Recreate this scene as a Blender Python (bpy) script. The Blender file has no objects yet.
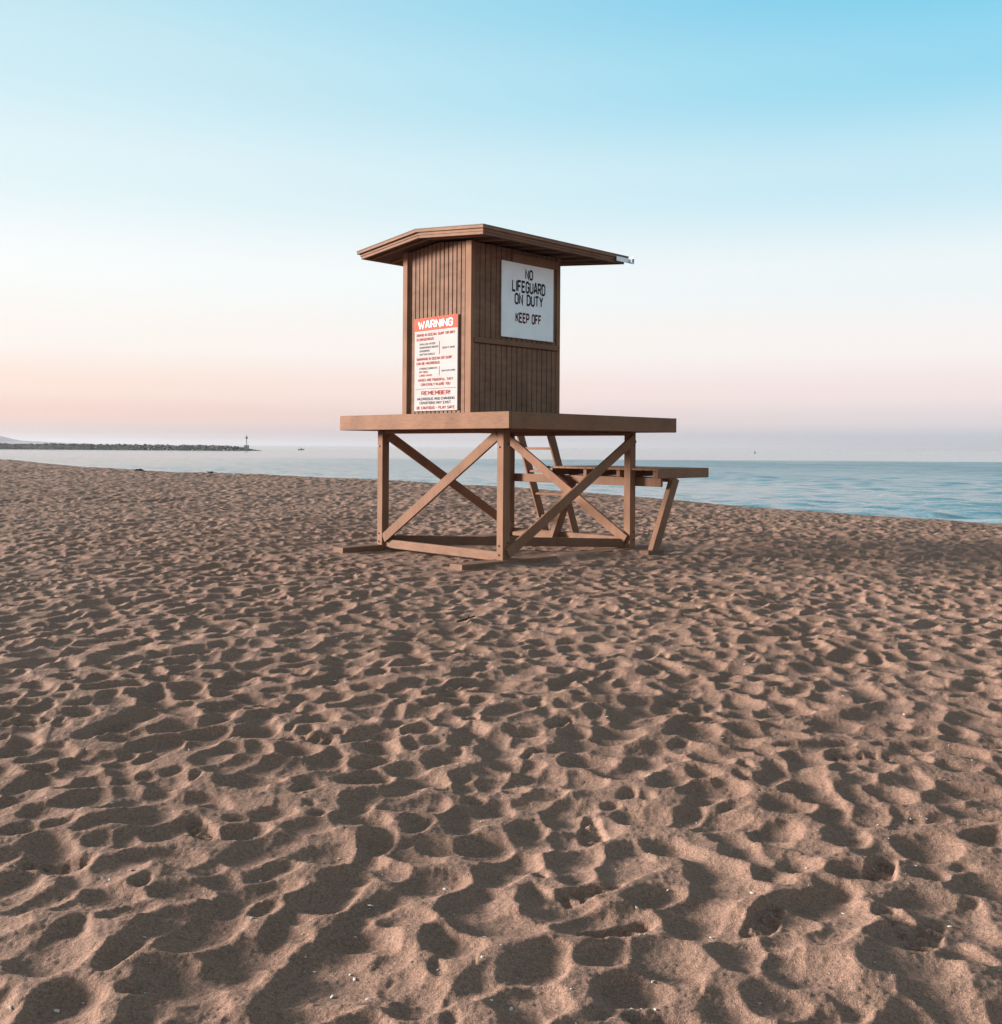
import bpy, bmesh, math, random
import numpy as np
from mathutils import Vector, Matrix

random.seed(7)
rng = np.random.default_rng(11)
scene = bpy.context.scene
COL = scene.collection
SQ = math.sqrt(.5)
SUN_EL = math.radians(10.0)
SUN_DIR = Vector((-0.98, 0.19, 0)).normalized()       # towards the sun, on the ground plan
SUN_AZ_VEC = SUN_DIR

# ------------------------------------------------------------------ helpers
def tag(o, label=None, cat=None, group=None, kind=None):
    if label: o['label'] = label
    if cat: o['category'] = cat
    if group: o['group'] = group
    if kind: o['kind'] = kind
    return o

def link_mesh(name, me, mat=None, parent=None):
    o = bpy.data.objects.new(name, me)
    COL.objects.link(o)
    if mat: me.materials.append(mat)
    if parent: o.parent = parent
    return o

def empty(name, loc, rz=0.0):
    o = bpy.data.objects.new(name, None)
    COL.objects.link(o)
    o.location = loc
    o.rotation_euler = (0, 0, rz)
    o.empty_display_size = .3
    return o

class MB:
    """collects boards into one mesh"""
    def __init__(self): self.bm = bmesh.new()
    def hexa(self, pts, bevel=.006):
        b = bmesh.new()
        v = [b.verts.new(p) for p in pts]
        for f in ((3,2,1,0),(4,5,6,7),(0,1,5,4),(1,2,6,5),(2,3,7,6),(3,0,4,7)):
            b.faces.new([v[i] for i in f])
        bmesh.ops.recalc_face_normals(b, faces=b.faces)
        if bevel:
            bmesh.ops.bevel(b, geom=list(b.edges), offset=bevel, segments=1, affect='EDGES', profile=.5)
        me = bpy.data.meshes.new('tmp'); b.to_mesh(me); b.free()
        self.bm.from_mesh(me); bpy.data.meshes.remove(me)
        return self
    def box(self, x0, x1, y0, y1, z0, z1, bevel=.006):
        return self.hexa([(x0,y0,z0),(x1,y0,z0),(x1,y1,z0),(x0,y1,z0),(x0,y0,z1),(x1,y0,z1),(x1,y1,z1),(x0,y1,z1)], bevel)
    def bar(self, p, q, w, t, wdir, bevel=.006):
        """board from p to q; w measured across (in plane with wdir), t the thickness"""
        p, q = Vector(p), Vector(q); d = (q-p).normalized()
        wv = Vector(wdir); wv = (wv - d*wv.dot(d)).normalized(); tv = d.cross(wv)
        wv *= w/2; tv *= t/2
        return self.hexa([p-wv-tv, p+wv-tv, p+wv+tv, p-wv+tv, q-wv-tv, q+wv-tv, q+wv+tv, q-wv+tv], bevel)
    def rod(self, p, q, r, n=10):
        p, q = Vector(p), Vector(q); d = q-p
        m = Matrix.Translation((p+q)/2) @ d.to_track_quat('Z','Y').to_matrix().to_4x4()
        bmesh.ops.create_cone(self.bm, cap_ends=True, segments=n, radius1=r, radius2=r, depth=d.length, matrix=m)
        return self
    def build(self, name, mat, parent=None):
        me = bpy.data.meshes.new(name); self.bm.to_mesh(me); self.bm.free()
        return link_mesh(name, me, mat, parent)

# ------------------------------------------------------------------ materials
def newmat(name):
    m = bpy.data.materials.new(name); m.use_nodes = True
    nt = m.node_tree
    return m, nt, nt.nodes, nt.links, nt.nodes['Principled BSDF']

def ramp(nodes, stops, interp='LINEAR'):
    r = nodes.new('ShaderNodeValToRGB'); cr = r.color_ramp; cr.interpolation = interp
    while len(cr.elements) > 1: cr.elements.remove(cr.elements[-1])
    cr.elements[0].position = stops[0][0]; cr.elements[0].color = (*stops[0][1], 1)
    for p, c in stops[1:]:
        e = cr.elements.new(p); e.color = (*c, 1)
    return r

def paint_mat(name, c, rough=.8, worn=(.31,.20,.145), wear=.35, vert=True, bands=False):
    """weathered brown paint on rough-sawn timber"""
    m, nt, N, L, B = newmat(name)
    tc = N.new('ShaderNodeTexCoord')
    n1 = N.new('ShaderNodeTexNoise'); n1.inputs['Scale'].default_value = 2.3; n1.inputs['Detail'].default_value = 7
    mp = N.new('ShaderNodeMapping'); mp.inputs['Scale'].default_value = (40,40,2.2) if vert else (9,9,40)
    n2 = N.new('ShaderNodeTexNoise'); n2.inputs['Scale'].default_value = 1.0; n2.inputs['Detail'].default_value = 6
    n3 = N.new('ShaderNodeTexNoise'); n3.inputs['Scale'].default_value = 14; n3.inputs['Detail'].default_value = 9; n3.inputs['Roughness'].default_value = .7
    for n in (n1, n3): L.new(tc.outputs['Object'], n.inputs['Vector'])
    L.new(tc.outputs['Object'], mp.inputs['Vector']); L.new(mp.outputs[0], n2.inputs['Vector'])
    r1 = ramp(N, [(.3, tuple(x*.8 for x in c)), (.52, c), (.75, tuple(x*1.14 for x in c))])
    L.new(n1.outputs['Fac'], r1.inputs[0])
    r2 = ramp(N, [(.35, (.82,.8,.78)), (.6, (1,1,1)), (.8, (1.0,1.0,1.0))])
    L.new(n2.outputs['Fac'], r2.inputs[0])
    mul = N.new('ShaderNodeMix'); mul.data_type = 'RGBA'; mul.blend_type = 'MULTIPLY'; mul.inputs[0].default_value = .8
    L.new(r1.outputs[0], mul.inputs[6]); L.new(r2.outputs[0], mul.inputs[7])
    r3 = ramp(N, [(.62, (0,0,0)), (.72, (1,1,1))]); L.new(n3.outputs['Fac'], r3.inputs[0])
    oi = N.new('ShaderNodeObjectInfo'); tr = N.new('ShaderNodeMapRange'); tr.inputs['To Min'].default_value = .84; tr.inputs['To Max'].default_value = 1.14
    L.new(oi.outputs['Random'], tr.inputs['Value'])
    tm = N.new('ShaderNodeMix'); tm.data_type = 'RGBA'; tm.blend_type = 'MULTIPLY'; tm.inputs[0].default_value = 1
    L.new(mul.outputs[2], tm.inputs[6]); L.new(tr.outputs[0], tm.inputs[7]); mul = tm
    if bands:
        mb_ = N.new('ShaderNodeMapping'); mb_.inputs['Scale'].default_value = (5, 5, 15); L.new(tc.outputs['Object'], mb_.inputs['Vector'])
        nb = N.new('ShaderNodeTexNoise'); nb.inputs['Scale'].default_value = 1; nb.inputs['Detail'].default_value = 3; L.new(mb_.outputs[0], nb.inputs['Vector'])
        rb = ramp(N, [(.36, (.66,.63,.6)), (.5, (1,1,1)), (.64, (1.28,1.25,1.22))]); L.new(nb.outputs['Fac'], rb.inputs[0])
        bm_ = N.new('ShaderNodeMix'); bm_.data_type = 'RGBA'; bm_.blend_type = 'MULTIPLY'; bm_.inputs[0].default_value = .42
        L.new(mul.outputs[2], bm_.inputs[6]); L.new(rb.outputs[0], bm_.inputs[7]); mul = bm_
    mm = N.new('ShaderNodeMath'); mm.operation = 'MULTIPLY'; mm.inputs[1].default_value = wear; L.new(r3.outputs[0], mm.inputs[0])
    mx = N.new('ShaderNodeMix'); mx.data_type = 'RGBA'; L.new(mm.outputs[0], mx.inputs[0])
    L.new(mul.outputs[2], mx.inputs[6]); mx.inputs[7].default_value = (*worn, 1)
    L.new(mx.outputs[2], B.inputs['Base Color'])
    B.inputs['Roughness'].default_value = rough; B.inputs['Specular IOR Level'].default_value = .2
    bp = N.new('ShaderNodeBump'); bp.inputs['Strength'].default_value = .35; bp.inputs['Distance'].default_value = .006
    L.new(n2.outputs['Fac'], bp.inputs['Height']); L.new(bp.outputs[0], B.inputs['Normal'])
    return m

def plain_mat(name, c, rough=.5, metal=0.0, var=.12, scale=6, bump=0.0, spec=.06):
    m, nt, N, L, B = newmat(name)
    tc = N.new('ShaderNodeTexCoord'); n = N.new('ShaderNodeTexNoise')
    n.inputs['Scale'].default_value = scale; n.inputs['Detail'].default_value = 7
    L.new(tc.outputs['Object'], n.inputs['Vector'])
    r = ramp(N, [(.3, tuple(x*(1-var) for x in c)), (.7, tuple(min(1, x*(1+var*.5)) for x in c))])
    L.new(n.outputs['Fac'], r.inputs[0]); L.new(r.outputs[0], B.inputs['Base Color'])
    B.inputs['Roughness'].default_value = rough; B.inputs['Metallic'].default_value = metal; B.inputs['Specular IOR Level'].default_value = spec
    if bump:
        bp = N.new('ShaderNodeBump'); bp.inputs['Strength'].default_value = .6; bp.inputs['Distance'].default_value = bump
        L.new(n.outputs['Fac'], bp.inputs['Height']); L.new(bp.outputs[0], B.inputs['Normal'])
    return m

WOODC = (.23, .118, .070)
M_wood  = paint_mat('brown_painted_timber', WOODC)
M_woodh = paint_mat('brown_painted_boards', WOODC, vert=False)
M_side  = paint_mat('brown_siding', (.225, .122, .077), wear=.25, bands=True)
M_old   = paint_mat('weathered_base_timber', (.205, .110, .069), wear=.7, vert=False)
M_roof  = paint_mat('brown_roof_edge', (.225, .122, .079), vert=False, wear=.2)
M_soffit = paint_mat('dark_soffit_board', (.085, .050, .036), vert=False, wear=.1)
M_roofing = plain_mat('grey_roofing_felt', (.17, .14, .125), .85, scale=30, bump=.004)
M_white = plain_mat('white_sign_face', (.88, .88, .88), .4, var=.06, scale=4)
M_black = plain_mat('black_lettering', (.02, .02, .025), .5)
M_wwhite = plain_mat('warning_sign_face', (.43, .385, .372), .8, var=.06, scale=4)
M_red   = plain_mat('red_sign_paint', (.46, .11, .075), .8, var=.1)
M_redtx = plain_mat('faded_red_lettering', (.32, .045, .03), .8, var=.15)
M_maroon= plain_mat('maroon_lettering', (.10, .015, .02), .5)
M_metal = plain_mat('galvanised_metal', (.55, .57, .6), .35, metal=.9)
M_bolt  = plain_mat('dark_bolt_metal', (.06, .055, .05), .5, metal=.7)

# ------------------------------------------------------------------ numpy noise
class VNoise:
    def __init__(self, seed): self.t = np.random.default_rng(seed).random((512, 512))
    def __call__(self, x, y):
        xi = np.floor(x).astype(np.int64); yi = np.floor(y).astype(np.int64)
        fx = x-xi; fy = y-yi
        fx = fx*fx*fx*(fx*(fx*6-15)+10); fy = fy*fy*fy*(fy*(fy*6-15)+10)
        t = self.t; x0 = xi & 511; x1 = (xi+1) & 511; y0 = yi & 511; y1 = (yi+1) & 511
        a = t[x0, y0]*(1-fx)+t[x1, y0]*fx; b = t[x0, y1]*(1-fx)+t[x1, y1]*fx
        return (a*(1-fy)+b*fy)*2-1
def sstep(a, b, x):
    t = np.clip((x-a)/(b-a), 0, 1); return t*t*(3-2*t)

# crest of the beach (world x, y), from the right of the view to the far left
BERM = np.array([(26,-10),(17.5,5),(10.0,19.9),(7.55,23),(4.9,27.6),(0.0,37.2),(-7.3,45.6),(-17.5,54),(-29,66),(-45.6,91),(-80,140),(-125,190),(-300,330)], float)
def seaward(x, y):
    """signed distance to the crest, positive towards the sea"""
    best = np.full(x.shape, 1e9); sgn = np.ones(x.shape)
    for i in range(len(BERM)-1):
        p, q = BERM[i], BERM[i+1]; d = q-p; L2 = d@d
        u = np.clip(((x-p[0])*d[0]+(y-p[1])*d[1])/L2, 0, 1)
        dx = x-(p[0]+u*d[0]); dy = y-(p[1]+u*d[1]); dist = np.hypot(dx, dy)
        s = np.where(d[0]*(y-p[1])-d[1]*(x-p[0]) < 0, 1.0, -1.0)
        m = dist < best
        best = np.where(m, dist, best); sgn = np.where(m, s, sgn)
    return best*sgn

def grid_mesh(name, X, Y, Z, mat):
    nr, nc = X.shape
    co = np.empty((nr*nc, 3), np.float32)
    co[:, 0] = X.ravel(); co[:, 1] = Y.ravel(); co[:, 2] = Z.ravel()
    i = np.arange(nr*nc).reshape(nr, nc)
    q = np.stack([i[:-1, :-1], i[:-1, 1:], i[1:, 1:], i[1:, :-1]], -1).reshape(-1, 4).astype(np.int32)
    me = bpy.data.meshes.new(name)
    me.vertices.add(len(co)); me.vertices.foreach_set('co', co.ravel())
    me.loops.add(q.size); me.loops.foreach_set('vertex_index', q.ravel())
    me.polygons.add(len(q)); me.polygons.foreach_set('loop_start', np.arange(0, q.size, 4, dtype=np.int32))
    me.polygons.foreach_set('use_smooth', np.ones(len(q), bool))
    me.update(calc_edges=True)
    return link_mesh(name, me, mat)

# ------------------------------------------------------------------ sand
TOWER = Vector((.1, 12.53, 0))
PB_SKIDS = (.50, 3.10)
def sand():
    ys = [1.1]
    while ys[-1] < 150:
        y = ys[-1]; ys.append(y + min(max(.0075, .0033*y), .16 if y < 60 else .5))
    ys = np.array(ys); ts = np.linspace(-.70, .70, 1260)
    X = ts[None, :]*(ys[:, None]+1.9); Y = np.repeat(ys[:, None], len(ts), 1)
    n = [VNoise(k) for k in range(8)]
    # broad, gentle swells of the beach
    base = .05*n[0](X*.16, Y*.16) + .028*n[1](X*.5, Y*.5)
    Z = base + .02*n[2](X*1.7, Y*1.7) + .008*n[3](X*4.5, Y*4.5)
    # warp the footing so that no pit is a clean oval
    WX = .05*n[4](X*3.1, Y*3.1)+.02*n[5](X*9, Y*9); WY = .05*n[6](X*3.1+40, Y*3.1)+.02*n[7](X*9, Y*9+70)
    PX = X+WX; PY = Y+WY
    # trampled: thousands of old footprints, each a rounded bowl; where bowls meet they leave sharp crests
    stamps = []
    def sow(y0, y1, cell):
        xm = .70*(y1+1.9); ny = max(1, int(round((y1-y0)/cell))); nx = int(2*xm/cell)
        for a in range(nx):
            for b in range(ny):
                px = -xm+(a+.5+rng.uniform(-.62, .62))*cell; py = y0+(b+.5+rng.uniform(-.62, .62))*(y1-y0)/ny
                if abs(px) < .70*(py+1.9): stamps.append((px, py, cell))
    edges = [1.1, 3, 6, 11, 15, 20, 26, 34, 44, 56]
    for a, b in zip(edges[:-1], edges[1:]): sow(a, b, .154 if b < 27 else .25)
    hy = np.gradient(ys)[:, None]; hx = (ts[1]-ts[0])*(ys[:, None]+1.9)
    def weather(A, sig, it):
        """wind and slumping round off everything older"""
        kx = np.minimum(.24, sig**2/(2*it*hx**2))[1:-1]; ky = np.minimum(.24, sig**2/(2*it*hy**2))[1:-1]
        for _ in range(it):
            c = A[1:-1, 1:-1]
            A[1:-1, 1:-1] = c + kx*(A[1:-1, 2:]+A[1:-1, :-2]-2*c) + ky*(A[2:, 1:-1]+A[:-2, 1:-1]-2*c)
    def window(cx, cy, R):
        i0, i1 = np.searchsorted(ys, (cy-R, cy+R))
        w0 = ys[min(i0, len(ys)-1)]+1.9; w1 = ys[min(i1, len(ys)-1)]+1.9
        lo = min((cx-R)/w0, (cx-R)/w1); hi = max((cx+R)/w0, (cx+R)/w1)
        j0, j1 = np.searchsorted(ts, (lo, hi))
        return (i1-i0 > 1 and j1-j0 > 1), (slice(i0, i1), slice(j0, j1))
    trend = math.radians(58)
    flat = Z.copy()
    Z += .012
    calmness = .5+.5*n[5](X*.33+9, Y*.33)                  # some patches are trodden less than others
    for cx, cy, cell in stamps:
        k = cell/.235
        ru = (rng.uniform(.115, .19) if rng.random() > .33 else rng.uniform(.045, .10))*k
        rv = ru*rng.uniform(.6, .95)
        d = rng.uniform(.15, .275)*rv
        th = trend + rng.normal(0, .6) if rng.random() < .72 else rng.uniform(0, math.pi)
        ok, sl = window(cx, cy, ru*1.5+.07)
        if not ok: continue
        dx = PX[sl]-cx; dy = PY[sl]-cy
        c, s = math.cos(th), math.sin(th)
        u = (dx*c+dy*s)/ru; v = (-dx*s+dy*c)/rv
        u = u + .22*v*v*rng.uniform(-1, 1)                  # kidney shaped, heel and toe
        r2 = u*u+v*v
        d = d*(.72+.5*calmness[sl])
        bowl = flat[sl] - rng.uniform(0, .009) + d*(np.power(np.minimum(r2, 2.6)+.0001, 1.35)-1)
        # soft minimum keeps the crest a crest, yet not a knife edge
        Z[sl] = np.minimum(Z[sl], bowl)
    weather(Z, .0055, 10)
    # a few fresh prints with the tread of a shoe
    xs = []
    for a in range(70):
        cy = 2.2+18*rng.random()**1.2; cx = rng.uniform(-.66, .66)*(cy+1); xs.append((cx, cy))
    for cx, cy in [(-.98, 5.2), (-1.17, 3.95), (.38, 4.05), (.31, 3.42), (1.38, 3.6), (.85, 3.2), (-.3, 6.3)] + xs:
        ru, rv, d = rng.uniform(.14, .165), rng.uniform(.052, .064), rng.uniform(.014, .03)
        th = rng.uniform(0, math.pi)
        ok, sl = window(cx, cy, .34)
        if not ok: continue
        dx = X[sl]-cx; dy = Y[sl]-cy
        c, s = math.cos(th), math.sin(th)
        u = (dx*c+dy*s)/ru; v = (-dx*s+dy*c)/rv*(1+.22*np.sin(u*2.2+.6))
        r = np.sqrt(u*u+v*v) + .06*n[3](X[sl]*14, Y[sl]*14)
        w = 1-sstep(.7, 1.12, r); z = Z[sl]
        floor_ = z.mean()*.4 + z*.6 - d + .006*np.sign(np.sin(dx*c*95+dy*s*95+np.abs(v)*1.5))*(np.abs(u-.05) > .14)
        Z[sl] = z*(1-w) + floor_*w + d*.15*np.exp(-((r-1.16)/.17)**2)*(.5+.5*np.sin(3*u+cx*9))
    # fallen grains, little clods
    near = sstep(16, 5, Y)
    Z += near*(.0020*n[2](X*22, Y*22) + .0014*n[3](X*60, Y*60) + .0012*np.maximum(n[5](X*95, Y*95)-.35, 0)*4)
    far = sstep(40, 56, Y)
    Z += far*.045*(n[1](X*2.1, Y*2.1)+.7*n[2](X*4.4, Y*4.4))
    # the foot of the tower has scoured and settled a little
    lx = SQ*((X-TOWER.x)+(Y-TOWER.y)); ly = SQ*(-(X-TOWER.x)+(Y-TOWER.y))
    din = np.maximum(np.maximum(-.7-lx, lx-4.2), np.maximum(-.1-ly, ly-3.7))
    k = sstep(.9, -.3, din)
    Z = Z*(1-.45*k) - .022*k
    # sand drifted along the skids, and over the seaward end of the front one
    for b0, xa, xb in ((PB_SKIDS[0], -.45, 4.1), (PB_SKIDS[1], -.38, 3.8)):
        inx = sstep(xa, xa+.5, lx)*sstep(xb, xb-.4, lx); e = np.abs(ly-b0)
        Z += inx*.03*np.exp(-((e-.15)/.09)**2)*(.55+.45*n[2](X*3.3, Y*3.3))
    k = sstep(1.0, 1.5, lx)*sstep(4.4, 3.9, lx)*np.exp(-((ly-PB_SKIDS[0])/.3)**2)
    Z = np.maximum(Z, Z*(1-k)+k*(.0+.035*n[1](X*2.2, Y*2.2)+.012*n[3](X*7, Y*7)))
    # the face of the beach, down to and under the water
    s = seaward(X, Y)
    prof = np.where(s > 0, -.5*s*s/(s+3.0)*.34, 0)
    Z = Z*(1-.55*sstep(-1.5, 2.0, s)) + np.maximum(prof, -2.6)
    Z = np.where((Y > 60) & (s < 0), Z + .0*Y, Z)
    return X, Y, Z

def sand_material():
    m, nt, N, L, B = newmat('dry_beach_sand')
    geo = N.new('ShaderNodeNewGeometry')
    def noise(sc, det, rough=.6):
        n = N.new('ShaderNodeTexNoise'); n.inputs['Scale'].default_value = sc; n.inputs['Detail'].default_value = det
        n.inputs['Roughness'].default_value = rough; L.new(geo.outputs['Position'], n.inputs['Vector']); return n
    a = noise(.35, 5); b = noise(190, 3, .8); c = noise(45, 4, .7); v = N.new('ShaderNodeTexVoronoi')
    v.inputs['Scale'].default_value = 130; L.new(geo.outputs['Position'], v.inputs['Vector'])
    r1 = ramp(N, [(.32, (.25,.149,.106)), (.68, (.315,.195,.143))]); L.new(a.outputs['Fac'], r1.inputs[0])
    r2 = ramp(N, [(.3, (.42,.40,.40)), (.5, (1,1,1)), (.7, (1.5,1.47,1.44))]); L.new(b.outputs['Fac'], r2.inputs[0])
    mu = N.new('ShaderNodeMix'); mu.data_type = 'RGBA'; mu.blend_type = 'MULTIPLY'; mu.inputs[0].default_value = .85
    L.new(r1.outputs[0], mu.inputs[6]); L.new(r2.outputs[0], mu.inputs[7])
    # dark mineral grains
    sp = ramp(N, [(.0, (1,1,1)), (.12, (1,1,1)), (.16, (0,0,0))]); L.new(v.outputs['Distance'], sp.inputs[0])
    sc = N.new('ShaderNodeMath'); sc.operation = 'GREATER_THAN'; sc.inputs[1].default_value = .72
    sx = N.new('ShaderNodeSeparateColor'); L.new(v.outputs['Color'], sx.inputs[0]); L.new(sx.outputs[0], sc.inputs[0])
    am = N.new('ShaderNodeMath'); am.operation = 'MULTIPLY'; L.new(sp.outputs[0], am.inputs[0]); L.new(sc.outputs[0], am.inputs[1])
    q = noise(70, 2, .7); r4 = ramp(N, [(.3, (.68,.67,.66)), (.5, (1,1,1)), (.7, (1.22,1.21,1.2))]); L.new(q.outputs['Fac'], r4.inputs[0])
    mu2 = N.new('ShaderNodeMix'); mu2.data_type = 'RGBA'; mu2.blend_type = 'MULTIPLY'; mu2.inputs[0].default_value = .8
    L.new(mu.outputs[2], mu2.inputs[6]); L.new(r4.outputs[0], mu2.inputs[7])
    mx = N.new('ShaderNodeMix'); mx.data_type = 'RGBA'; L.new(am.outputs[0], mx.inputs[0]); L.new(mu2.outputs[2], mx.inputs[6])
    mx.inputs[7].default_value = (.06,.045,.04,1)
    L.new(mx.outputs[2], B.inputs['Base Color'])
    B.inputs['Roughness'].default_value = .95; B.inputs['Specular IOR Level'].default_value = .15
    add = N.new('ShaderNodeMath'); add.operation = 'ADD'; L.new(b.outputs['Fac'], add.inputs[0])
    m2 = N.new('ShaderNodeMath'); m2.operation = 'MULTIPLY'; m2.inputs[1].default_value = 2.0; L.new(c.outputs['Fac'], m2.inputs[0]); L.new(m2.outputs[0], add.inputs[1])
    bp = N.new('ShaderNodeBump'); bp.inputs['Strength'].default_value = .7; bp.inputs['Distance'].default_value = .006
    L.new(add.outputs[0], bp.inputs['Height']); L.new(bp.outputs[0], B.inputs['Normal'])
    return m

M_sand = sand_material()
SX, SY, SZ = sand()
tag(grid_mesh('sand', SX, SY, SZ, M_sand), kind='structure')
# the rest of the beach, behind and beside the viewpoint
bmb = bmesh.new()
land = [(-300,330,-.45)] + [(float(p[0])-3, float(p[1])-3, -.45) for p in BERM[::-1][1:]] + [(30,-60,-.45),(-300,-60,-.45)]
bmb.faces.new([bmb.verts.new(p) for p in land]); bmesh.ops.recalc_face_normals(bmb, faces=bmb.faces)
meb = bpy.data.meshes.new('beach_ground'); bmb.to_mesh(meb); bmb.free()
tag(link_mesh('beach_ground', meb, M_sand), kind='structure')

def sand_z(x, y):
    i = int(np.clip(np.searchsorted(SY[:, 0], y), 1, SY.shape[0]-1)); j = int(np.clip(np.searchsorted(SX[i], x), 1, SX.shape[1]-1))
    return float(SZ[i, j])

# ------------------------------------------------------------------ sea
SEA_Z = -1.0
def sea():
    ys = [10.0]
    while ys[-1] < 40000:
        y = ys[-1]; g = .0045 if y < 300 else (.012 if y < 1500 else .15); ys.append(y*(1+g))
    ys = np.array(ys); ts = np.linspace(-1.1, 1.1, 900)
    X = ts[None, :]*(ys[:, None]+6); Y = np.repeat(ys[:, None], len(ts), 1)
    Z = np.zeros_like(X)
    r = np.random.default_rng(5)
    a0 = math.atan2(-.43-.2, -.9+.3)
    for lam, amp, k in ((9,.025,3),(4.5,.03,5),(2.4,.028,7),(1.3,.019,9),(.75,.011,9)):
        for q in range(k):
            th = math.radians(222)+r.normal(0, .5); L = lam*r.uniform(.75, 1.3); ph = r.uniform(0, 7)
            p = (X*math.cos(th)+Y*math.sin(th))*2*math.pi/L+ph
            fade = sstep(L*90, L*35, Y)
            Z += amp/math.sqrt(k)*1.3*(np.sin(p)+.25*np.cos(2*p))*fade
    n = [VNoise(30+k) for k in range(4)]
    gust = .55+.75*(.5+.5*n[0](X*.06+Y*.02, Y*.05))
    edge = Y + 12*n[1](X*.012, Y*.01) + 4*n[2](X*.08, Y*.05)
    calm = sstep(222, 200, edge)                   # glassy slick further out
    Z *= gust*(calm*.97+.03)
    s = seaward(X, Y)
    # a low swell about to break along the shore
    sw = s + 1.6*n[1](X*.12, Y*.12)+.5*n[3](X*.5, Y*.5)
    Z += .05*np.exp(-((sw-15.5)/1.1)**2)+.06*np.exp(-((sw-24)/1.6)**2)
    foam = .12*np.exp(-((sw-14.4)/.45)**2)*sstep(-.2, .35, n[2](X*.35, Y*.35)) + .5*np.exp(-((sw-8.5)/1.2)**2)*sstep(-.5, .3, n[0](X*1.2, Y*1.2))
    chop = .58*sstep(30, 130, Y)*calm*(.5+.5*gust)*sstep(-70, 30, X) + .2*(1-calm)
    return X, Y, Z+SEA_Z, np.clip(foam, 0, 1), calm, chop

def sea_material():
    m, nt, N, L, B = newmat('sea_water')
    geo = N.new('ShaderNodeNewGeometry')
    mp = N.new('ShaderNodeMapping'); mp.inputs['Rotation'].default_value = (0,0,math.radians(-40)); mp.inputs['Scale'].default_value = (1.6,.7,1)
    L.new(geo.outputs['Position'], mp.inputs['Vector'])
    n = N.new('ShaderNodeTexNoise'); n.inputs['Scale'].default_value = 2.2; n.inputs['Detail'].default_value = 5; n.inputs['Roughness'].default_value = .6
    L.new(mp.outputs[0], n.inputs['Vector'])
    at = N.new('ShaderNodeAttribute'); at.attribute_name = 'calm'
    st = N.new('ShaderNodeMath'); st.operation = 'MULTIPLY_ADD'; st.inputs[1].default_value = .7; st.inputs[2].default_value = .3
    L.new(at.outputs['Fac'], st.inputs[0])
    bp = N.new('ShaderNodeBump'); bp.inputs['Distance'].default_value = .06
    L.new(st.outputs[0], bp.inputs['Strength']); L.new(n.outputs['Fac'], bp.inputs['Height']); L.new(bp.outputs[0], B.inputs['Normal'])
    fo = N.new('ShaderNodeAttribute'); fo.attribute_name = 'foam'
    mx = N.new('ShaderNodeMix'); mx.data_type = 'RGBA'; L.new(fo.outputs['Fac'], mx.inputs[0])
    cw = N.new('ShaderNodeMix'); cw.data_type = 'RGBA'; L.new(at.outputs['Fac'], cw.inputs[0]); cw.inputs[6].default_value = (.20,.26,.28,1); cw.inputs[7].default_value = (.06,.14,.172,1)  # far calm band: bright sky reflection painted in as a paler base colour
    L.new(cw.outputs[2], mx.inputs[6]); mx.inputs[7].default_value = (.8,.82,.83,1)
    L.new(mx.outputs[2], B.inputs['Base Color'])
    ro = N.new('ShaderNodeMath'); ro.operation = 'MULTIPLY_ADD'; ro.inputs[1].default_value = .34; ro.inputs[2].default_value = .10
    ck = N.new('ShaderNodeAttribute'); ck.attribute_name = 'chop'; L.new(ck.outputs['Fac'], ro.inputs[0]); L.new(ro.outputs[0], B.inputs['Roughness'])
    B.inputs['IOR'].default_value = 1.333
    return m

wx, wy, wz, wf, wc, wk = sea()
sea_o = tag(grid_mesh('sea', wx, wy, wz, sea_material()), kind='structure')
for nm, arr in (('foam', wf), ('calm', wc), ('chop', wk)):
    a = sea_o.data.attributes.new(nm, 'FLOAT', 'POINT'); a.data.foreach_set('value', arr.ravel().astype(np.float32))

# ------------------------------------------------------------------ lifeguard tower
# local frame: x runs along the shaded face (towards the sea), y along the sunlit face
T = empty('lifeguard_tower', TOWER, math.radians(45))
tag(T, 'brown wooden lifeguard hut on braced stilts standing on the trampled sand', 'lifeguard tower')
DA, DB = 3.60, 3.58                        # deck size
PA0, PA1, PB0, PB1, PW = .41, 3.11, .50, 3.04, .128     # post positions
P1 = PA1
def part(mb, name, mat, parent=T, label=None):
    o = mb.build(name, mat, parent)
    if label: o['label'] = label
    return o

# --- base: skids lying on the sand, ties, posts
for b, a0, a1, z, dz in ((PB0, -.43, 3.95, .0, -.03), (PB1+.06, -.36, 3.75, .012, 0)):
    mb = MB(); mb.hexa([(a0,b-.12,z-.07),(a1,b-.12,z-.07+dz),(a1,b+.12,z-.07+dz),(a0,b+.12,z-.07),
                        (a0,b-.12,z+.02),(a1,b-.12,z+.02+dz),(a1,b+.12,z+.02+dz),(a0,b+.12,z+.02)], .008)
    part(mb, 'skid', M_old)
for a in (PA0, PA1):
    for b in (PB0, PB1):
        o = part(MB().box(a-PW/2, a+PW/2, b-PW/2, b+PW/2, -.05, 1.735, .008), 'post', M_wood)
        for z in (.08, .2, 1.5):
            part(MB().rod((a-PW/2-.012, b+.02, z), (a-PW/2+.01, b+.02, z), .013, 8), 'bolt', M_bolt, o)
            part(MB().rod((a+.02, b-PW/2-.012, z+.04), (a+.02, b-PW/2+.01, z+.04), .013, 8), 'bolt', M_bolt, o)
h = PW/2
part(MB().box(PA0-.02, PA0+.03, PB0+h+.002, PB1-h-.002, -.01, .115), 'base_rail', M_old)
part(MB().box(PA1-.03, PA1+.02, PB0+h+.002, PB1-h-.002, .02, .15), 'base_rail', M_old)
part(MB().bar((PA0+.06,PB1-.06,.105), (PA1-.055,PB0+.055,.065), .13, .05, (0,0,1)), 'base_tie', M_old)
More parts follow.
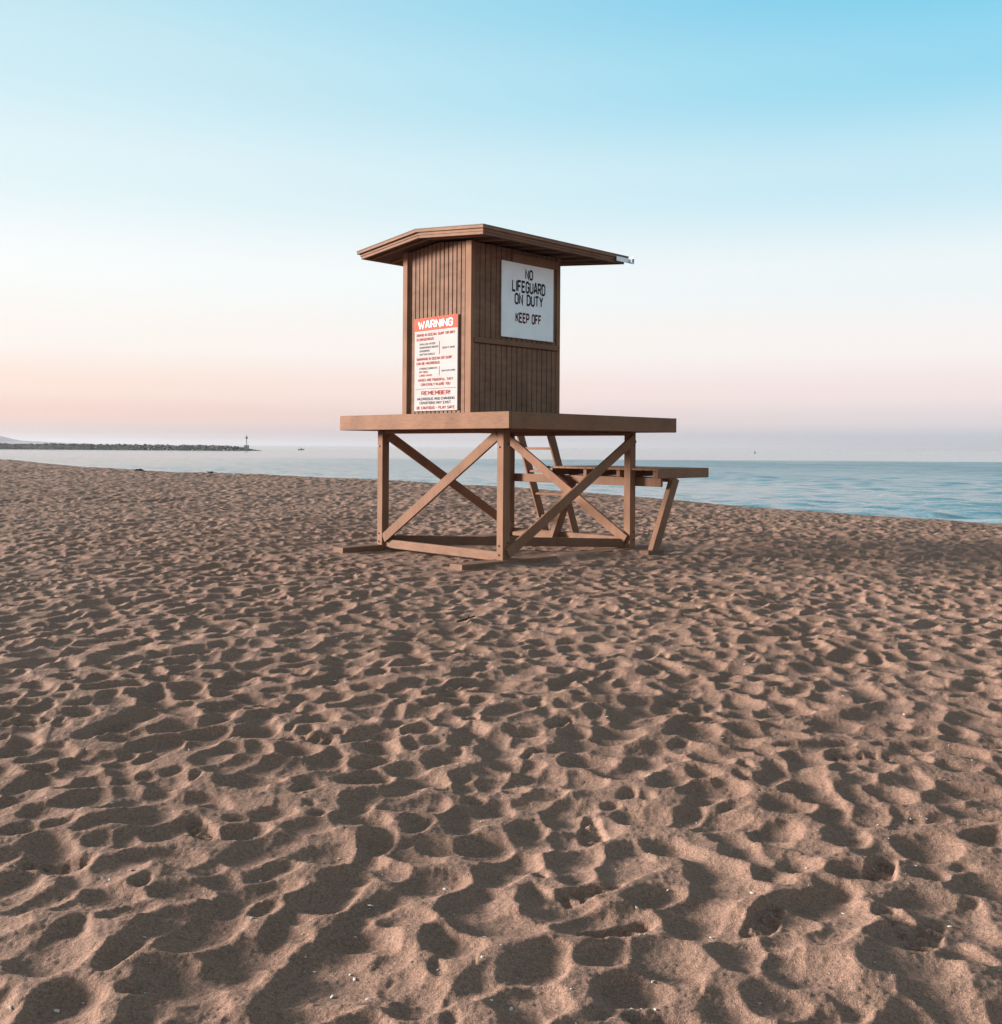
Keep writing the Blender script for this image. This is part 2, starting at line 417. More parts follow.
# one diagonal brace to each side of the frame
def brace(face, c, lo, hi):
    if face == 'a': p = (c, lo[0], lo[1]); q = (c, hi[0], hi[1])
    else: p = (lo[0], c, lo[1]); q = (hi[0], c, hi[1])
    part(MB().bar(p, q, .142, .038, (0,0,1)), 'brace', M_wood)
brace('a', PA0-h+.025, (PB1-.075, .13), (PB0+.075, 1.66))
brace('b', PB0-h-.021, (PA0+.0, .10), (PA1-.0, 1.645))
brace('a', PA1-h-.021, (PB0+.0, .12), (PB1-.02, 1.66))
brace('b', PB1-h-.021, (PA1+.0, .14), (PA0+.03, 1.66))
# beams on the posts, joists, planks, fascia
for a in (PA0, PA1):
    part(MB().box(a-.04, a+.04, PB0-.05, PB1+.05, 1.685, 1.7385), 'deck_beam', M_wood)
for k in range(9):
    b = .12+k*(DB-.24)/8
    part(MB().box(.045, DA-.045, b-.02, b+.02, 1.741, 1.90, .003), 'joist', M_wood)
mb = MB()
k = 0; y = .045
while y < DB-.05:
    mb.box(.045, DA-.045, y, min(y+.135, DB-.045), 1.903, 1.942, .004); y += .142
part(mb, 'deck_floor', M_woodh)
part(MB().box(0, .042, 0, DB, 1.735, 1.95), 'fascia', M_woodh)
part(MB().box(DA-.042, DA, 0, DB, 1.735, 1.95), 'fascia', M_woodh)
part(MB().box(.044, DA-.044, 0, .042, 1.733, 1.948), 'fascia', M_woodh)
part(MB().box(.044, DA-.044, DB-.042, DB, 1.733, 1.948), 'fascia', M_woodh)

# --- cabin
CA0, CA1, CB0, CB1, CZ0, CZ1 = .45, 2.28, 1.187, 2.66, 1.944, 4.33
RIDGE_B = (CB0+CB1)/2
def roofz(b): return 4.535 - .1*abs(b-RIDGE_B) - .125      # underside of the roof
def siding(face, c, u0, u1, z0, z1, pitch, depth, inward, slope=False):
    """vertical grooved boards between u0 and u1; the outer surface lies at c"""
    mb = MB(); n = max(1, round((u1-u0)/pitch)); p = (u1-u0)/n; g = .0085
    for i in range(n):
        a, b = u0+i*p+g, u0+(i+1)*p-g
        jz = random.uniform(-.001, .001)
        za, zb = (roofz(a)-.004, roofz(b)-.004) if slope else (z1, z1)
        c0, c1 = (c+jz, c+depth*inward)
        if face == 'a': pts = [(c0,a,z0),(c1,a,z0),(c1,b,z0),(c0,b,z0),(c0,a,za),(c1,a,za),(c1,b,zb),(c0,b,zb)]
        else:           pts = [(a,c0,z0),(b,c0,z0),(b,c1,z0),(a,c1,z0),(a,c0,za),(b,c0,za),(b,c1,zb),(a,c1,zb)]
        mb.hexa(pts, .003)
    d0, d1 = c+.013*inward, c+(depth-.002)*inward
    lo, hi = min(d0,d1), max(d0,d1)
    zt = min(z1, min(roofz(u0), roofz(u1))-.01) if slope else z1-.004
    if face == 'a': mb.box(lo, hi, u0+.002, u1-.002, z0+.002, zt, 0)
    else:           mb.box(u0+.002, u1-.002, lo, hi, z0+.002, zt, 0)
    return mb
rec = .04                                   # how far the wall sits behind the corner boards
part(siding('a', CA0+rec, CB0+.07, CB1-.07, CZ0, CZ1, .088, .04, 1, True), 'wall', M_side)
part(siding('a', CA1-rec, CB0+.07, CB1-.07, CZ0, CZ1, .088, .04, -1, True), 'wall', M_side)
part(siding('b', CB0+.02, CA0+.075, CA1-.07, 3.012, roofz(CB0)-.01, .108, .04, 1), 'wall', M_side)
part(siding('b', CB0+.012, CA0+.075, CA1-.07, CZ0, 2.934, .108, .04, 1), 'wall', M_side)
part(siding('b', CB1-.02, CA0+.075, CA1-.07, CZ0, roofz(CB1)-.01, .108, .04, -1), 'wall', M_side)
part(MB().box(CA0+.05, CA1-.03, CB0-.028, CB0+.011, 2.937, 3.01), 'trim_rail', M_wood)
part(MB().box(CA0+.80, CA1-.07, CB0-.012, CB0+.018, 4.142, 4.27), 'trim_rail', M_wood)
part(MB().box(CA0+.80, CA0+.86, CB0-.010, CB0+.018, 4.115, 4.1405), 'trim_rail', M_wood)
for a0, a1, b0, b1 in ((CA0, CA0+.072, CB0, CB0+.12), (CA0, CA0+.072, CB1-.105, CB1), (CA1-.08, CA1, CB0-.004, CB0+.10), (CA1-.08, CA1, CB1-.10, CB1)):
    mb = MB(); zb = [roofz(b)-.002 for b in (b0, b1)]
    mb.hexa([(a0,b0,CZ0),(a1,b0,CZ0),(a1,b1,CZ0),(a0,b1,CZ0),(a0,b0,zb[0]),(a1,b0,zb[0]),(a1,b1,zb[1]),(a0,b1,zb[1])], .005)
    part(mb, 'corner_post', M_wood)

# --- roof: a low gable, layered edge boards, rafters below
RA0, RA1, RB0, RB1 = .07, 3.13, .57, 3.275
RM = (RB0+RB1)/2; RM = RIDGE_B
def topz(b): return 4.535 - .1*abs(b-RM)
roof = empty('roof', (0,0,0)); roof.parent = T
def roofslab(d0, d1, ins, name, mat, bevel=.004, a0=None, a1=None):
    mb = MB()
    A0, A1 = RA0+ins if a0 is None else a0, RA1-ins if a1 is None else a1
    for u0, u1 in ((RB0+ins, RM), (RM, RB1-ins)):
        z0, z1 = topz(u0), topz(u1)
        mb.hexa([(A0,u0,z0-d1),(A1,u0,z0-d1),(A1,u1,z1-d1),(A0,u1,z1-d1),(A0,u0,z0-d0),(A1,u0,z0-d0),(A1,u1,z1-d0),(A0,u1,z1-d0)], 0)
    return part(mb, name, mat, roof)
roofslab(0, .012, -.004, 'roofing', M_roofing)
roofslab(.0125, .048, .0, 'edge_board', M_roof)
roofslab(.0485, .085, .035, 'edge_board', M_roof)
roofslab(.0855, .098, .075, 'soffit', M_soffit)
def fas(a0, a1, b0, b1, dz0, dz1):
    mb = MB(); z0, z1 = topz(b0), topz(b1)
    mb.hexa([(a0,b0,z0-dz1),(a1,b0,z0-dz1),(a1,b1,z1-dz1),(a0,b1,z1-dz1),(a0,b0,z0-dz0),(a1,b0,z0-dz0),(a1,b1,z1-dz0),(a0,b1,z1-dz0)], .003)
    part(mb, 'fascia', M_roof, roof)
e = .045
for aa in (RA0+e, RA1-e-.035):
    fas(aa, aa+.035, RB0+e, RM-.001, .0865, .125); fas(aa, aa+.035, RM+.001, RB1-e, .0865, .125)
fas(RA0+e+.037, RA1-e-.037, RB0+e, RB0+e+.035, .0865, .125)
fas(RA0+e+.037, RA1-e-.037, RB1-e-.035, RB1-e, .0865, .125)
for k in range(8):
    a = RA0+.22+k*(RA1-RA0-.44)/7
    for u0, u1 in ((RB0+.085, RM-.002), (RM+.002, RB1-.085)):
        mb = MB(); z0, z1 = topz(u0), topz(u1)
        mb.hexa([(a-.018,u0,z0-.122),(a+.018,u0,z0-.122),(a+.018,u1,z1-.122),(a-.018,u1,z1-.122),(a-.018,u0,z0-.0985),(a+.018,u0,z0-.0985),(a+.018,u1,z1-.0985),(a-.018,u1,z1-.0985)], .002)
        part(mb, 'rafter', M_wood, roof)
# galvanised bracket on the seaward corner of the eave
mb = MB(); zt = topz(RB0)
mb.box(RA1-.30, RA1+.0, RB0-.012, RB0-.005, zt-.105, zt-.035, .001)
mb.box(RA1+.002, RA1+.10, RB0-.035, RB0-.005, zt-.105, zt-.085, .001)
mb.box(RA1+.085, RA1+.10, RB0-.035, RB0-.005, zt-.084, zt+.0, .001)
mb.box(RA1+.002, RA1+.03, RB0-.03, RB0-.01, zt-.084, zt-.05, .001)
part(mb, 'hook_bracket', M_metal, roof)

# --- signs
GL = {   # sign-painter's block capitals on a 4 x 6 grid
'A': ['-.1,0 1.6,6 2.4,6 4.1,0','.9,1.9 3.1,1.9'], 'B': ['0,0 0,6 3.1,6 4,5.1 4,3.9 3.1,3 3.1,3 4,2.1 4,.9 3.1,0 0,0','0.4,3 3,3'],
'C': ['4,4.4 4,5 3,6 1,6 0,5 0,1 1,0 3,0 4,1 4,1.6'], 'D': ['0,0 0,6 2.8,6 4,4.8 4,1.2 2.8,0 0,0'], 'E': ['4,6 0,6 0,0 4,0','.4,3.1 3.3,3.1'],
'F': ['4,6 0,6 0,0','.4,3.1 3.3,3.1'], 'G': ['4,4.5 4,5 3,6 1,6 0,5 0,1 1,0 3,0 4,1 4,2.9 2.2,2.9'], 'H': ['0,0 0,6','4,0 4,6','.4,3 3.6,3'],
'I': ['0,0 0,6'], 'J': ['0,1.6 0,1 1,0 3,0 4,1 4,6'], 'K': ['0,0 0,6','4,6 .5,2.7','1.7,3.6 4,0'], 'L': ['0,6 0,0 4,0'],
'M': ['0,0 0,6 2.3,2.2 4.6,6 4.6,0'], 'N': ['0,0 0,6 4,0 4,6'], 'O': ['1,0 0,1 0,5 1,6 3,6 4,5 4,1 3,0 1,0'], 'P': ['0,0 0,6 3,6 4,5 4,3.6 3,2.6 .4,2.6'],
'Q': ['1,0 0,1 0,5 1,6 3,6 4,5 4,1 3,0 1,0','2.2,1.8 4.2,-.2'], 'R': ['0,0 0,6 3,6 4,5 4,3.8 3,2.8 .4,2.8','2.3,2.5 4,0'], 'S': ['4,4.7 4,5 3,6 1,6 0,5 0,4 1,3.1 3,3 4,2.1 4,1 3,0 1,0 0,1 0,1.3'],
'T': ['-.2,6 4.2,6','2,5.6 2,0'], 'U': ['0,6 0,1 1,0 3,0 4,1 4,6'], 'V': ['0,6 2,0 4,6'], 'W': ['-.9,6 .7,0 2.2,4.4 3.7,0 5.3,6'], 'X': ['0,0 4,6','0,6 1.7,3.4','2.3,2.6 4,0'],
'Y': ['0,6 2,3 4,6','2,2.8 2,0'], 'Z': ['0,6 4,6 0,0 4,0'], '!': ['0,6 0,1.9','0,.9 0,0'], '.': ['0,.8 0,0'], ',': ['0,.8 0,-.6'], ':': ['0,.8 0,0','0,3.6 0,2.8'], '-': ['0,3 3,3'], "'": ['0,6 0,4.6']}
def letter(body, rect, place, mat, parent, wt=1.0):
    """rect = (u0,u1,v0,v1) on the sign, filled by the word; every stroke a strip with mitred corners"""
    strips = []; pen = 0.0; h = wt/2; lay = 0
    for ch in body:
        if ch == ' ': pen += 3.2; continue
        wmax = 0
        for ln in GL[ch]:
            p = [Vector((float(a), float(b))) for a, b in (q.split(',') for q in ln.split())]
            p = [q for k, q in enumerate(p) if k == 0 or (q-p[k-1]).length > 1e-4]
            closed = (p[0]-p[-1]).length < 1e-4
            if closed: p = p[:-1]
            n = len(p); wmax = max(wmax, max(q.x for q in p)); L_, R_ = [], []
            for k in range(n):
                d0 = (p[k]-p[k-1]).normalized() if (k > 0 or closed) else None
                d1 = (p[(k+1) % n]-p[k]).normalized() if (k < n-1 or closed) else None
                ext = Vector((0, 0))
                if d0 is None: d0 = d1; ext = -d1*0
                if d1 is None: d1 = d0
                n0 = Vector((-d0.y, d0.x)); n1 = Vector((-d1.y, d1.x)); m = n0+n1
                m = n0 if m.length < .1 else m.normalized()
                k_ = min(1/max(.3, m.dot(n0)), 2.2)
                L_.append(p[k]+m*h*k_); R_.append(p[k]-m*h*k_)
            strips.append((pen, L_, R_, closed, lay)); lay = (lay+1) % 3
        pen += wmax+1.75
    pts = [(o_+q.x, q.y) for o_, A, B, c, l in strips for q in A+B]
    x0, x1 = min(a for a, b in pts), max(a for a, b in pts); y0, y1 = -h, 6+h
    bm = bmesh.new()
    for o_, A, B, c, l in strips:
        def V_(q):
            v = Vector(place(rect[0]+(o_+q.x-x0)/(x1-x0)*(rect[1]-rect[0]), rect[2]+(q.y-y0)/(y1-y0)*(rect[3]-rect[2])))
            v[pax(place)] -= .0006*l
            return bm.verts.new(v)
        a = [V_(q) for q in A]; b = [V_(q) for q in B]; n = len(a)
        for k in range(n if c else n-1): bm.faces.new((a[k], a[(k+1) % n], b[(k+1) % n], b[k]))
    me = bpy.data.meshes.new('lettering'); bm.to_mesh(me); bm.free()
    return link_mesh('lettering', me, mat, parent)
def pax(place):                                        # axis along which the sign faces
    a, b = place(0, 0), place(1, 1)
    return 0 if abs(a[0]-b[0]) < 1e-6 else 1
# white board on the shaded face
SB0, SB1, SBZ0, SBZ1 = 1.02, 2.105, 3.060, 4.135      # a0, a1, z0, z1
W = SB1-SB0; Hh = SBZ1-SBZ0
sg = part(MB().box(SB0, SB1, CB0-.022, CB0-.002, SBZ0, SBZ1, .003), 'notice_board', M_white)
pl = lambda u, w: (SB0+u*W, CB0-.0245, SBZ1-w*Hh)
def line(body, u0, u1, v0, v1, mat):                   # v downwards, 0..1
    letter(body, (u0, u1, v1, v0), pl, mat, sg, 1.36 if mat is M_black else 1.42)
line('NO', .435, .585, .065, .205, M_black)
line('LIFEGUARD', .185, .83, .225, .39, M_black)
line('ON', .235, .395, .40, .555, M_black)
line('DUTY', .465, .785, .40, .555, M_black)
line('KEEP', .255, .52, .655, .795, M_maroon)
line('OFF', .565, .745, .655, .795, M_maroon)
# tall warning sign on the sunlit face
WB0, WB1, WZ0, WZ1 = 1.475, 2.40, 2.010, 3.345
xw = CA0+rec-.012
wg = part(MB().box(xw-.012, xw+.010, WB0, WB1, WZ0, WZ1, .002), 'warning_sign', M_wwhite)
WW = WB1-WB0; WH = WZ1-WZ0
part(MB().box(xw-.0155, xw-.0125, WB0-.006, WB1+.006, WZ1-.135*WH, WZ1+.004, 0), 'header_panel', M_red, wg)
pw = lambda u, w: (xw-.0145, WB1-u*WW, WZ1-w*WH)
pw2 = lambda u, w: (xw-.0180, WB1-u*WW, WZ1-w*WH)
def wl(body, u0, u1, v0, v1, mat, off=1.25, place=pw): letter(body, (u0, u1, v1, v0), place, mat, wg, off)
wl('WARNING', .09, .90, .028, .112, M_white, 1.1, pw2)
wl('DIVING IN OCEAN, SURF OR BAY', .05, .94, .165, .195, M_redtx)
wl('IS DANGEROUS:', .05, .46, .212, .242, M_redtx)
for i, (t, e1) in enumerate((('SHALLOW WATER', .49), ('SUBMERGED ROCKS', .56), ('SANDBARS', .36), ('SHIFTING SHOALS', .48))):
    wl(t, .12, e1, .268+i*.037, .290+i*.037, M_black)
wl("DON'T DIVE", .66, .94, .325, .346, M_black)
wl('SWIMMING IN OCEAN OR SURF', .05, .88, .425, .455, M_redtx)
wl('CAN BE HAZARDOUS', .05, .60, .472, .502, M_redtx)
for i, (t, e1) in enumerate((('STRONG CURRENTS', .54), ('RIP TIDES', .32), ('LARGE WAVES', .42))):
    wl(t, .12, e1, .532+i*.037, .554+i*.037, M_redtx if i else M_black)
wl('SWIM WITH CARE', .64, .95, .568, .588, M_black)
wl('WAVES ARE POWERFUL, THEY', .09, .90, .652, .682, M_redtx)
wl('CAN EASILY INJURE YOU', .16, .84, .700, .730, M_redtx)
wl('REMEMBER!', .17, .84, .785, .830, M_redtx, 1.25)
wl('HAZARDOUS AND CHANGING', .07, .94, .855, .885, M_black, 1.15)
wl('CONDITIONS MAY EXIST.', .13, .87, .898, .928, M_black, 1.15)
wl('BE CAUTIOUS - PLAY SAFE', .06, .94, .950, .982, M_redtx, 1.25)
rl = MB()
for u0, u1, v0, v1 in ((.03, .97, .760, .764), (.585, .592, .262, .402), (.585, .592, .525, .625)):
    a = pw(u0, v0); b = pw(u1, v1); rl.box(xw-.0145, xw-.0122, b[1], a[1], b[2], a[2], 0)
part(rl, 'rule_line', M_black, wg)

# --- lower landing on the seaward side
ld = empty('landing', (0,0,0)); ld.parent = T
part(MB().box(P1+.066, P1+.112, -.03, 3.14, .925, 1.058), 'beam', M_wood, ld)
mb = MB(); b = -.07
while b < 2.1:
    mb.box(3.06, 4.26, b, min(b+.135, 2.15), 1.166, 1.198, .003); b += .14
part(mb, 'planks', M_woodh, ld)
part(MB().box(2.99, 4.26, -.115, -.072, 1.052, 1.20), 'fascia', M_woodh, ld)
part(MB().box(4.262, 4.30, -.115, 2.15, 1.052, 1.20), 'fascia', M_woodh, ld)
for b in (.0, .68, 1.34, 2.0):
    part(MB().box(3.10, 4.25, b, b+.07, 1.059, 1.164), 'joist', M_wood, ld)
part(MB().box(3.62, 3.70, .06, 2.1, .985, 1.057), 'beam', M_wood, ld)
for b in (-.05, 1.93):
    part(MB().bar((2.95, b, -.03), (3.48, b, 1.051), .15, .09, (1,0,0)), 'leg', M_wood, ld)
part(MB().box(2.76, 3.14, -.12, .05, -.09, .015), 'foot_block', M_old, ld)

# --- ladder from the sand to the deck
la = empty('ladder', (0,0,0)); la.parent = T
lp = lambda z: DA+.03+(1.93-z)*.39
for b in (2.66, 3.38):
    part(MB().bar((lp(-.06), b, -.06), (lp(1.93), b, 1.93), .16, .045, (1,0,0)), 'rail', M_wood, la)
for z in (.28, .68, 1.08, 1.48):
    part(MB().box(lp(z)-.06, lp(z)+.06, 2.684, 3.356, z-.02, z+.02), 'rung', M_wood, la)

# ------------------------------------------------------------------ far things
M_rock = plain_mat('breakwater_rock', (.17, .14, .128), .9, var=.18, scale=.5, bump=.15)
def breakwater():
    bm = bmesh.new(); r = random.Random(4)
    x = -420.0
    while x < -111:
        t = (x+420)/313.5
        yc = 452
        top = 2.15+.6*math.sin(min(1, max(0, t))*3.0)
        if x > -121: top *= max(.15, (-110-x)/11)
        for k in range(9):
            u = r.uniform(-1, 1)
            h = top*(1-abs(u)**1.6)*r.uniform(.75, 1.02)
            sc = Vector((r.uniform(.6, 1.4), r.uniform(.7, 1.3), r.uniform(.35, .65)))
            mat = Matrix.Translation((x+r.uniform(-1, 1), yc+u*9, SEA_Z+h-.35)) @ Matrix.Rotation(r.uniform(0, 6.3), 4, 'Z') @ Matrix.Rotation(r.uniform(-.5, .5), 4, 'X') @ Matrix.Diagonal((*sc, 1))
            res = bmesh.ops.create_icosphere(bm, subdivisions=1, radius=1, matrix=mat)
            for v in res['verts']: v.co += Vector((r.uniform(-.25, .25), r.uniform(-.25, .25), r.uniform(-.2, .2)))
        x += r.uniform(.6, 1.0)
    # packed core under the armour stones
    prof = [(-12, -1.5), (-5, 1.7), (5, 1.7), (12, -1.5)]
    vs = [[bm.verts.new((X, 452+p[0], SEA_Z+p[1]*(1 if X < -119 else .1))) for p in prof] for X in (-420, -300, -200, -119, -110)]
    for a, b in zip(vs[:-1], vs[1:]):
        for i in range(3): bm.faces.new((a[i], a[i+1], b[i+1], b[i]))
    bm.faces.new(vs[0]); bm.faces.new(vs[-1][::-1])
    bmesh.ops.recalc_face_normals(bm, faces=bm.faces)
    me = bpy.data.meshes.new('breakwater'); bm.to_mesh(me); bm.free()
    return link_mesh('breakwater', me, M_rock)
tag(breakwater(), 'long low dark rock breakwater reaching into the sea below the horizon', 'breakwater')
bx, by = -114.5, 450
bz = SEA_Z+2.2
bea = tag(empty('navigation_beacon', (bx, by, bz)), 'thin beacon mast with a boxy head standing near the end of the breakwater', 'beacon')
M_bea = plain_mat('grey_beacon_paint', (.16, .15, .15), .6)
part(MB().box(-.9, .9, -.9, .9, -1.6, .3, .05), 'footing', plain_mat('beacon_concrete', (.3, .29, .28), .9), bea)
part(MB().rod((0,0,.3), (0,0,4.1), .16, 10), 'mast', M_bea, bea)
hd = MB(); hd.box(-.5, .5, -.06, .06, 3.2, 4.0, .02); hd.box(-.06, .06, -.5, .5, 3.2, 4.0, .02); part(hd, 'daymark', M_bea, bea)
part(MB().rod((0,0,4.1), (0,0,4.6), .22, 10), 'lantern', M_bea, bea)

def boat(name, loc, rz, L, label):
    root = tag(empty(name, loc, rz), label, 'boat')
    hull_m = plain_mat('boat_hull', (.22, .21, .22), .5); cab_m = plain_mat('boat_cabin', (.5, .5, .5), .5)
    bm = bmesh.new(); secs = []
    for t, w, sh in ((-.5, .15, .55), (-.35, .17, .5), (0, .17, .48), (.3, .12, .56), (.5, .005, .72)):
        ring = [bm.verts.new((t*L, s*w*L*f, z*L*.16)) for s, f, z in ((-1, 1, sh*2), (-1, .7, -.3), (1, .7, -.3), (1, 1, sh*2))]
        secs.append(ring)
    for a, b in zip(secs[:-1], secs[1:]):
        for i in range(4): bm.faces.new((a[i], a[(i+1) % 4], b[(i+1) % 4], b[i]))
    bm.faces.new(secs[0]); bm.faces.new(secs[-1]); bmesh.ops.recalc_face_normals(bm, faces=bm.faces)
    me = bpy.data.meshes.new('hull'); bm.to_mesh(me); bm.free(); link_mesh('hull', me, hull_m, root)
    part(MB().box(-.12*L, .16*L, -.1*L, .1*L, .14*L, .36*L, .02), 'cabin', cab_m, root)
    part(MB().rod((0,0,.36*L), (0,0,.6*L), .02*L, 8), 'mast', hull_m, root)
    return root
boat('fishing_boat', (-109, 545, SEA_Z), math.radians(15), 3.4, 'tiny grey boat on the water just right of the breakwater tip')
by_ = tag(empty('marker_buoy', (137, 540, SEA_Z)), 'tiny dark buoy afloat far out on the right of the hut', 'buoy')
M_buoy = plain_mat('dark_buoy_paint', (.12, .12, .14), .5)
bm = bmesh.new(); bmesh.ops.create_cone(bm, cap_ends=True, segments=14, radius1=.65, radius2=.5, depth=.9, matrix=Matrix.Translation((0,0,.15)))
me = bpy.data.meshes.new('float'); bm.to_mesh(me); bm.free(); link_mesh('float', me, M_buoy, by_)
part(MB().rod((0,0,.6), (0,0,1.3), .18, 8), 'top_mark', M_buoy, by_)

# distant headland
bm = bmesh.new(); n9 = VNoise(77); prev = None
for i in range(90):
    x = -3600+i*26
    h = float(np.interp(x, (-3600, -2600, -1900, -1653, -1600, -1480, -1356, -1290), (20, 32, 34, 29, 14, 8, 4, .3)))
    h *= 1+.12*float(n9(np.array([x*.011]), np.array([.5]))[0])
    ring = [bm.verts.new((x, 3300-260, SEA_Z-1)), bm.verts.new((x, 3300-60, SEA_Z+h*.72)), bm.verts.new((x, 3300, SEA_Z+h)), bm.verts.new((x, 3300+200, SEA_Z-1))]
    if prev:
        for k in range(3): bm.faces.new((prev[k], prev[k+1], ring[k+1], ring[k]))
    prev = ring
bmesh.ops.recalc_face_normals(bm, faces=bm.faces)
me = bpy.data.meshes.new('hills'); bm.to_mesh(me); bm.free()
tag(link_mesh('hills', me, plain_mat('far_hillside', (.30, .28, .285), .95, var=.2, scale=.01)), kind='structure')

# ------------------------------------------------------------------ small finds on the sand
M_weed = plain_mat('dry_seaweed', (.045, .035, .03), .9, var=.4, scale=20)
def clump(name, x, y, r, label, cat, seed):
    rr = random.Random(seed); bm = bmesh.new()
    for k in range(26):
        a = rr.uniform(0, 6.3); d = rr.uniform(0, r); p = Vector((math.cos(a)*d*1.6, math.sin(a)*d, rr.uniform(0, r*.45)))
        mat = Matrix.Translation(p) @ Matrix.Rotation(rr.uniform(0, 6.3), 4, 'Z') @ Matrix.Rotation(rr.uniform(-.6, .6), 4, 'Y') @ Matrix.Diagonal((r*rr.uniform(.3, .8), r*.14, r*.1, 1))
        bmesh.ops.create_icosphere(bm, subdivisions=1, radius=1, matrix=mat)
    me = bpy.data.meshes.new(name); bm.to_mesh(me); bm.free()
    o = link_mesh(name, me, M_weed); o.location = (x, y, sand_z(x, y)); return tag(o, label, cat)
clump('seaweed_clump', -20.6, 57.0, .2, 'dark seaweed clump on the beach crest, left one of two', 'seaweed', 2)
clump('seaweed_clump', -14.8, 51.2, .15, 'smaller dark seaweed clump on the beach crest, nearer the hut', 'seaweed', 3)
def twig(x, y, L, rz, label):
    mb = MB(); mb.rod((-L/2,0,.01), (.02,.01,.022), .009, 7); mb.rod((0,.008,.022), (L/2,-.02,.05), .007, 7); mb.rod((L*.1,0,.024), (L*.3,L*.18,.05), .005, 6)
    o = mb.build('twig', M_weed); o.location = (x, y, sand_z(x, y)); o.rotation_euler = (0,0,rz); return tag(o, label, 'twig')
twig(-.30, 8.75, .17, .5, 'dark forked twig lying on the sand in front of the hut')
# broken shell scattered over the near sand
nv = 650; bm = bmesh.new(); rr = random.Random(9)
for k in range(nv):
    y = 2.4+6.5*rr.random()**1.5; x = rr.uniform(-.62, .62)*(y+.6); z = sand_z(x, y); s = rr.choice((.0025,.003,.004,.006)) if rr.random() < .93 else .009
    mat = Matrix.Translation((x, y, z+s*.3)) @ Matrix.Rotation(rr.uniform(0, 6.3), 4, 'Z') @ Matrix.Rotation(rr.uniform(-.7, .7), 4, 'X') @ Matrix.Diagonal((s*rr.uniform(.8, 1.8), s*rr.uniform(.6, 1), s*.35, 1))
    bmesh.ops.create_icosphere(bm, subdivisions=1, radius=1, matrix=mat)
me = bpy.data.meshes.new('shell_fragments'); bm.to_mesh(me); bm.free()
tag(link_mesh('shell_fragments', me, plain_mat('shell', (.62, .56, .5), .5)), 'scattered pale bits of broken shell on the near sand', 'shells', kind='stuff')

# ------------------------------------------------------------------ sea haze
HAZE = .00019
hz = MB().box(-45000, 45000, -120, 45000, -4.0, 47, 0).build('haze', None)
mh = bpy.data.materials.new('sea_haze'); mh.use_nodes = True; nh = mh.node_tree
nh.nodes.remove(nh.nodes['Principled BSDF'])
pv = nh.nodes.new('ShaderNodeVolumePrincipled'); pv.inputs['Density'].default_value = HAZE; pv.inputs['Color'].default_value = (.58,.58,.62,1); pv.inputs['Anisotropy'].default_value = .2
nh.links.new(pv.outputs[0], nh.nodes['Material Output'].inputs['Volume'])
hz.data.materials.append(mh); tag(hz, kind='stuff')

# ------------------------------------------------------------------ sky and sun
EXPOSURE = 1.32
world = bpy.data.worlds.new('World'); scene.world = world; world.use_nodes = True
nt = world.node_tree; N, L = nt.nodes, nt.links
bg = N['Background']
def lin(c): return tuple((x/255/12.92 if x/255 <= .04045 else ((x/255+.055)/1.055)**2.4) for x in c)
tc = N.new('ShaderNodeTexCoord'); sx = N.new('ShaderNodeSeparateXYZ'); L.new(tc.outputs['Generated'], sx.inputs[0])
def rmp(stops): return ramp(N, [(p, lin(c)) for p, c in stops], 'EASE')
# elevation (sine) 0..1
def stops(lst): return [(math.sin(math.atan(t))**.5, c) for t, c in lst]
left = rmp(stops([(0,(198,184,184)),(.010,(216,193,189)),(.028,(246,208,198)),(.055,(255,228,217)),(.10,(255,247,241)),(.165,(252,254,253)),(.26,(228,246,250)),(.36,(206,237,246)),(.46,(186,229,243)),(.8,(150,178,192)),(3,(138,131,128))]))
right = rmp(stops([(0,(182,193,208)),(.010,(196,203,215)),(.028,(232,223,227)),(.055,(250,233,234)),(.10,(255,248,247)),(.165,(242,250,252)),(.26,(198,235,248)),(.36,(148,218,243)),(.46,(112,204,238)),(.8,(135,170,190)),(3,(138,131,128))]))
cl = N.new('ShaderNodeMath'); cl.operation = 'MAXIMUM'; cl.inputs[1].default_value = 0; L.new(sx.outputs['Z'], cl.inputs[0])
sqr = N.new('ShaderNodeMath'); sqr.operation = 'SQRT'; L.new(cl.outputs[0], sqr.inputs[0])
L.new(sqr.outputs[0], left.inputs[0]); L.new(sqr.outputs[0], right.inputs[0])
mr = N.new('ShaderNodeMapRange'); mr.inputs['From Min'].default_value = -.5; mr.inputs['From Max'].default_value = .56; mr.interpolation_type = 'SMOOTHSTEP'
L.new(sx.outputs['X'], mr.inputs['Value'])
mx = N.new('ShaderNodeMix'); mx.data_type = 'RGBA'; L.new(mr.outputs[0], mx.inputs[0]); L.new(left.outputs[0], mx.inputs[6]); L.new(right.outputs[0], mx.inputs[7])
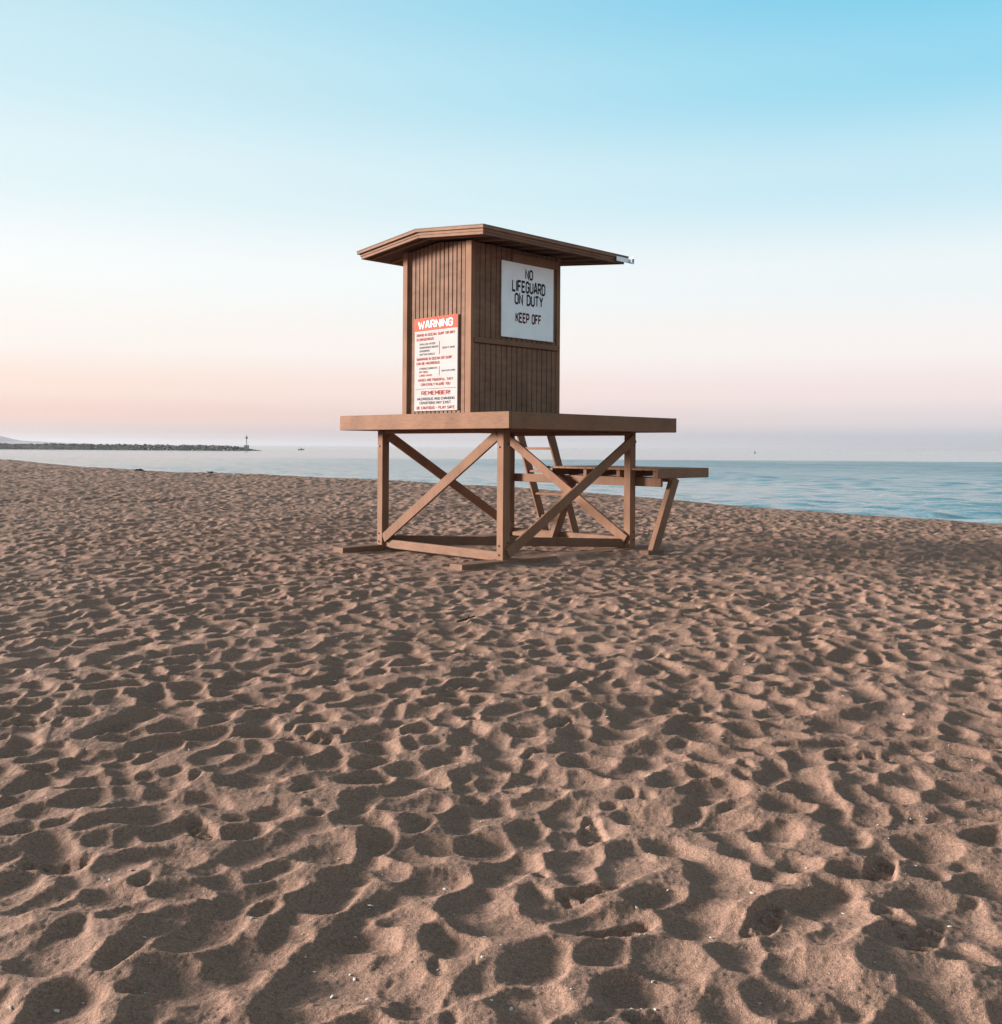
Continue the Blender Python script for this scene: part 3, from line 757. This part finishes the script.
sky = N.new('ShaderNodeTexSky'); sky.sky_type = 'NISHITA'; sky.sun_disc = False
sky.sun_elevation = SUN_EL; sky.sun_rotation = math.atan2(SUN_DIR.x, SUN_DIR.y)
sky.air_density = 1.0; sky.dust_density = 1.5; sky.ozone_density = 1.5
sm = N.new('ShaderNodeMix'); sm.data_type = 'RGBA'; sm.blend_type = 'MULTIPLY'; sm.inputs[0].default_value = 1
L.new(sky.outputs[0], sm.inputs[6]); sm.inputs[7].default_value = (.1, .1, .1, 1)
fx = N.new('ShaderNodeMix'); fx.data_type = 'RGBA'; fx.inputs[0].default_value = .05
ex = N.new('ShaderNodeMix'); ex.data_type = 'RGBA'; ex.blend_type = 'MULTIPLY'; ex.inputs[0].default_value = 1
g = 2**-EXPOSURE; ex.inputs[7].default_value = (g, g, g, 1)
L.new(mx.outputs[2], ex.inputs[6]); L.new(ex.outputs[2], fx.inputs[6]); L.new(sm.outputs[2], fx.inputs[7])
L.new(fx.outputs[2], bg.inputs['Color']); bg.inputs['Strength'].default_value = 1.0

sl = bpy.data.lights.new('sun', 'SUN'); sl.energy = 5.0; sl.angle = math.radians(11.0); sl.color = (1, .93, .88)
so = bpy.data.objects.new('sun', sl); COL.objects.link(so)
d = Vector((SUN_DIR.x*math.cos(SUN_EL), SUN_DIR.y*math.cos(SUN_EL), math.sin(SUN_EL)))
so.rotation_euler = d.to_track_quat('Z', 'Y').to_euler(); so.location = d*60

# ------------------------------------------------------------------ camera and output
cd = bpy.data.cameras.new('camera'); cam = bpy.data.objects.new('camera', cd); COL.objects.link(cam)
cam.location = (0, 0, 1.5); cam.rotation_euler = (math.radians(90), -.007, 0)
cd.sensor_width = 36; cd.lens = 36*1000/1024; cd.shift_y = -65/1024; cd.clip_end = 80000; cd.clip_start = .05
scene.camera = cam
scene.render.engine = 'CYCLES'
scene.render.resolution_x, scene.render.resolution_y = 1002, 1024
vs = scene.view_settings; vs.view_transform = 'Standard'; vs.look = 'None'; vs.exposure = EXPOSURE; vs.gamma = 1; vs.use_curve_mapping = False
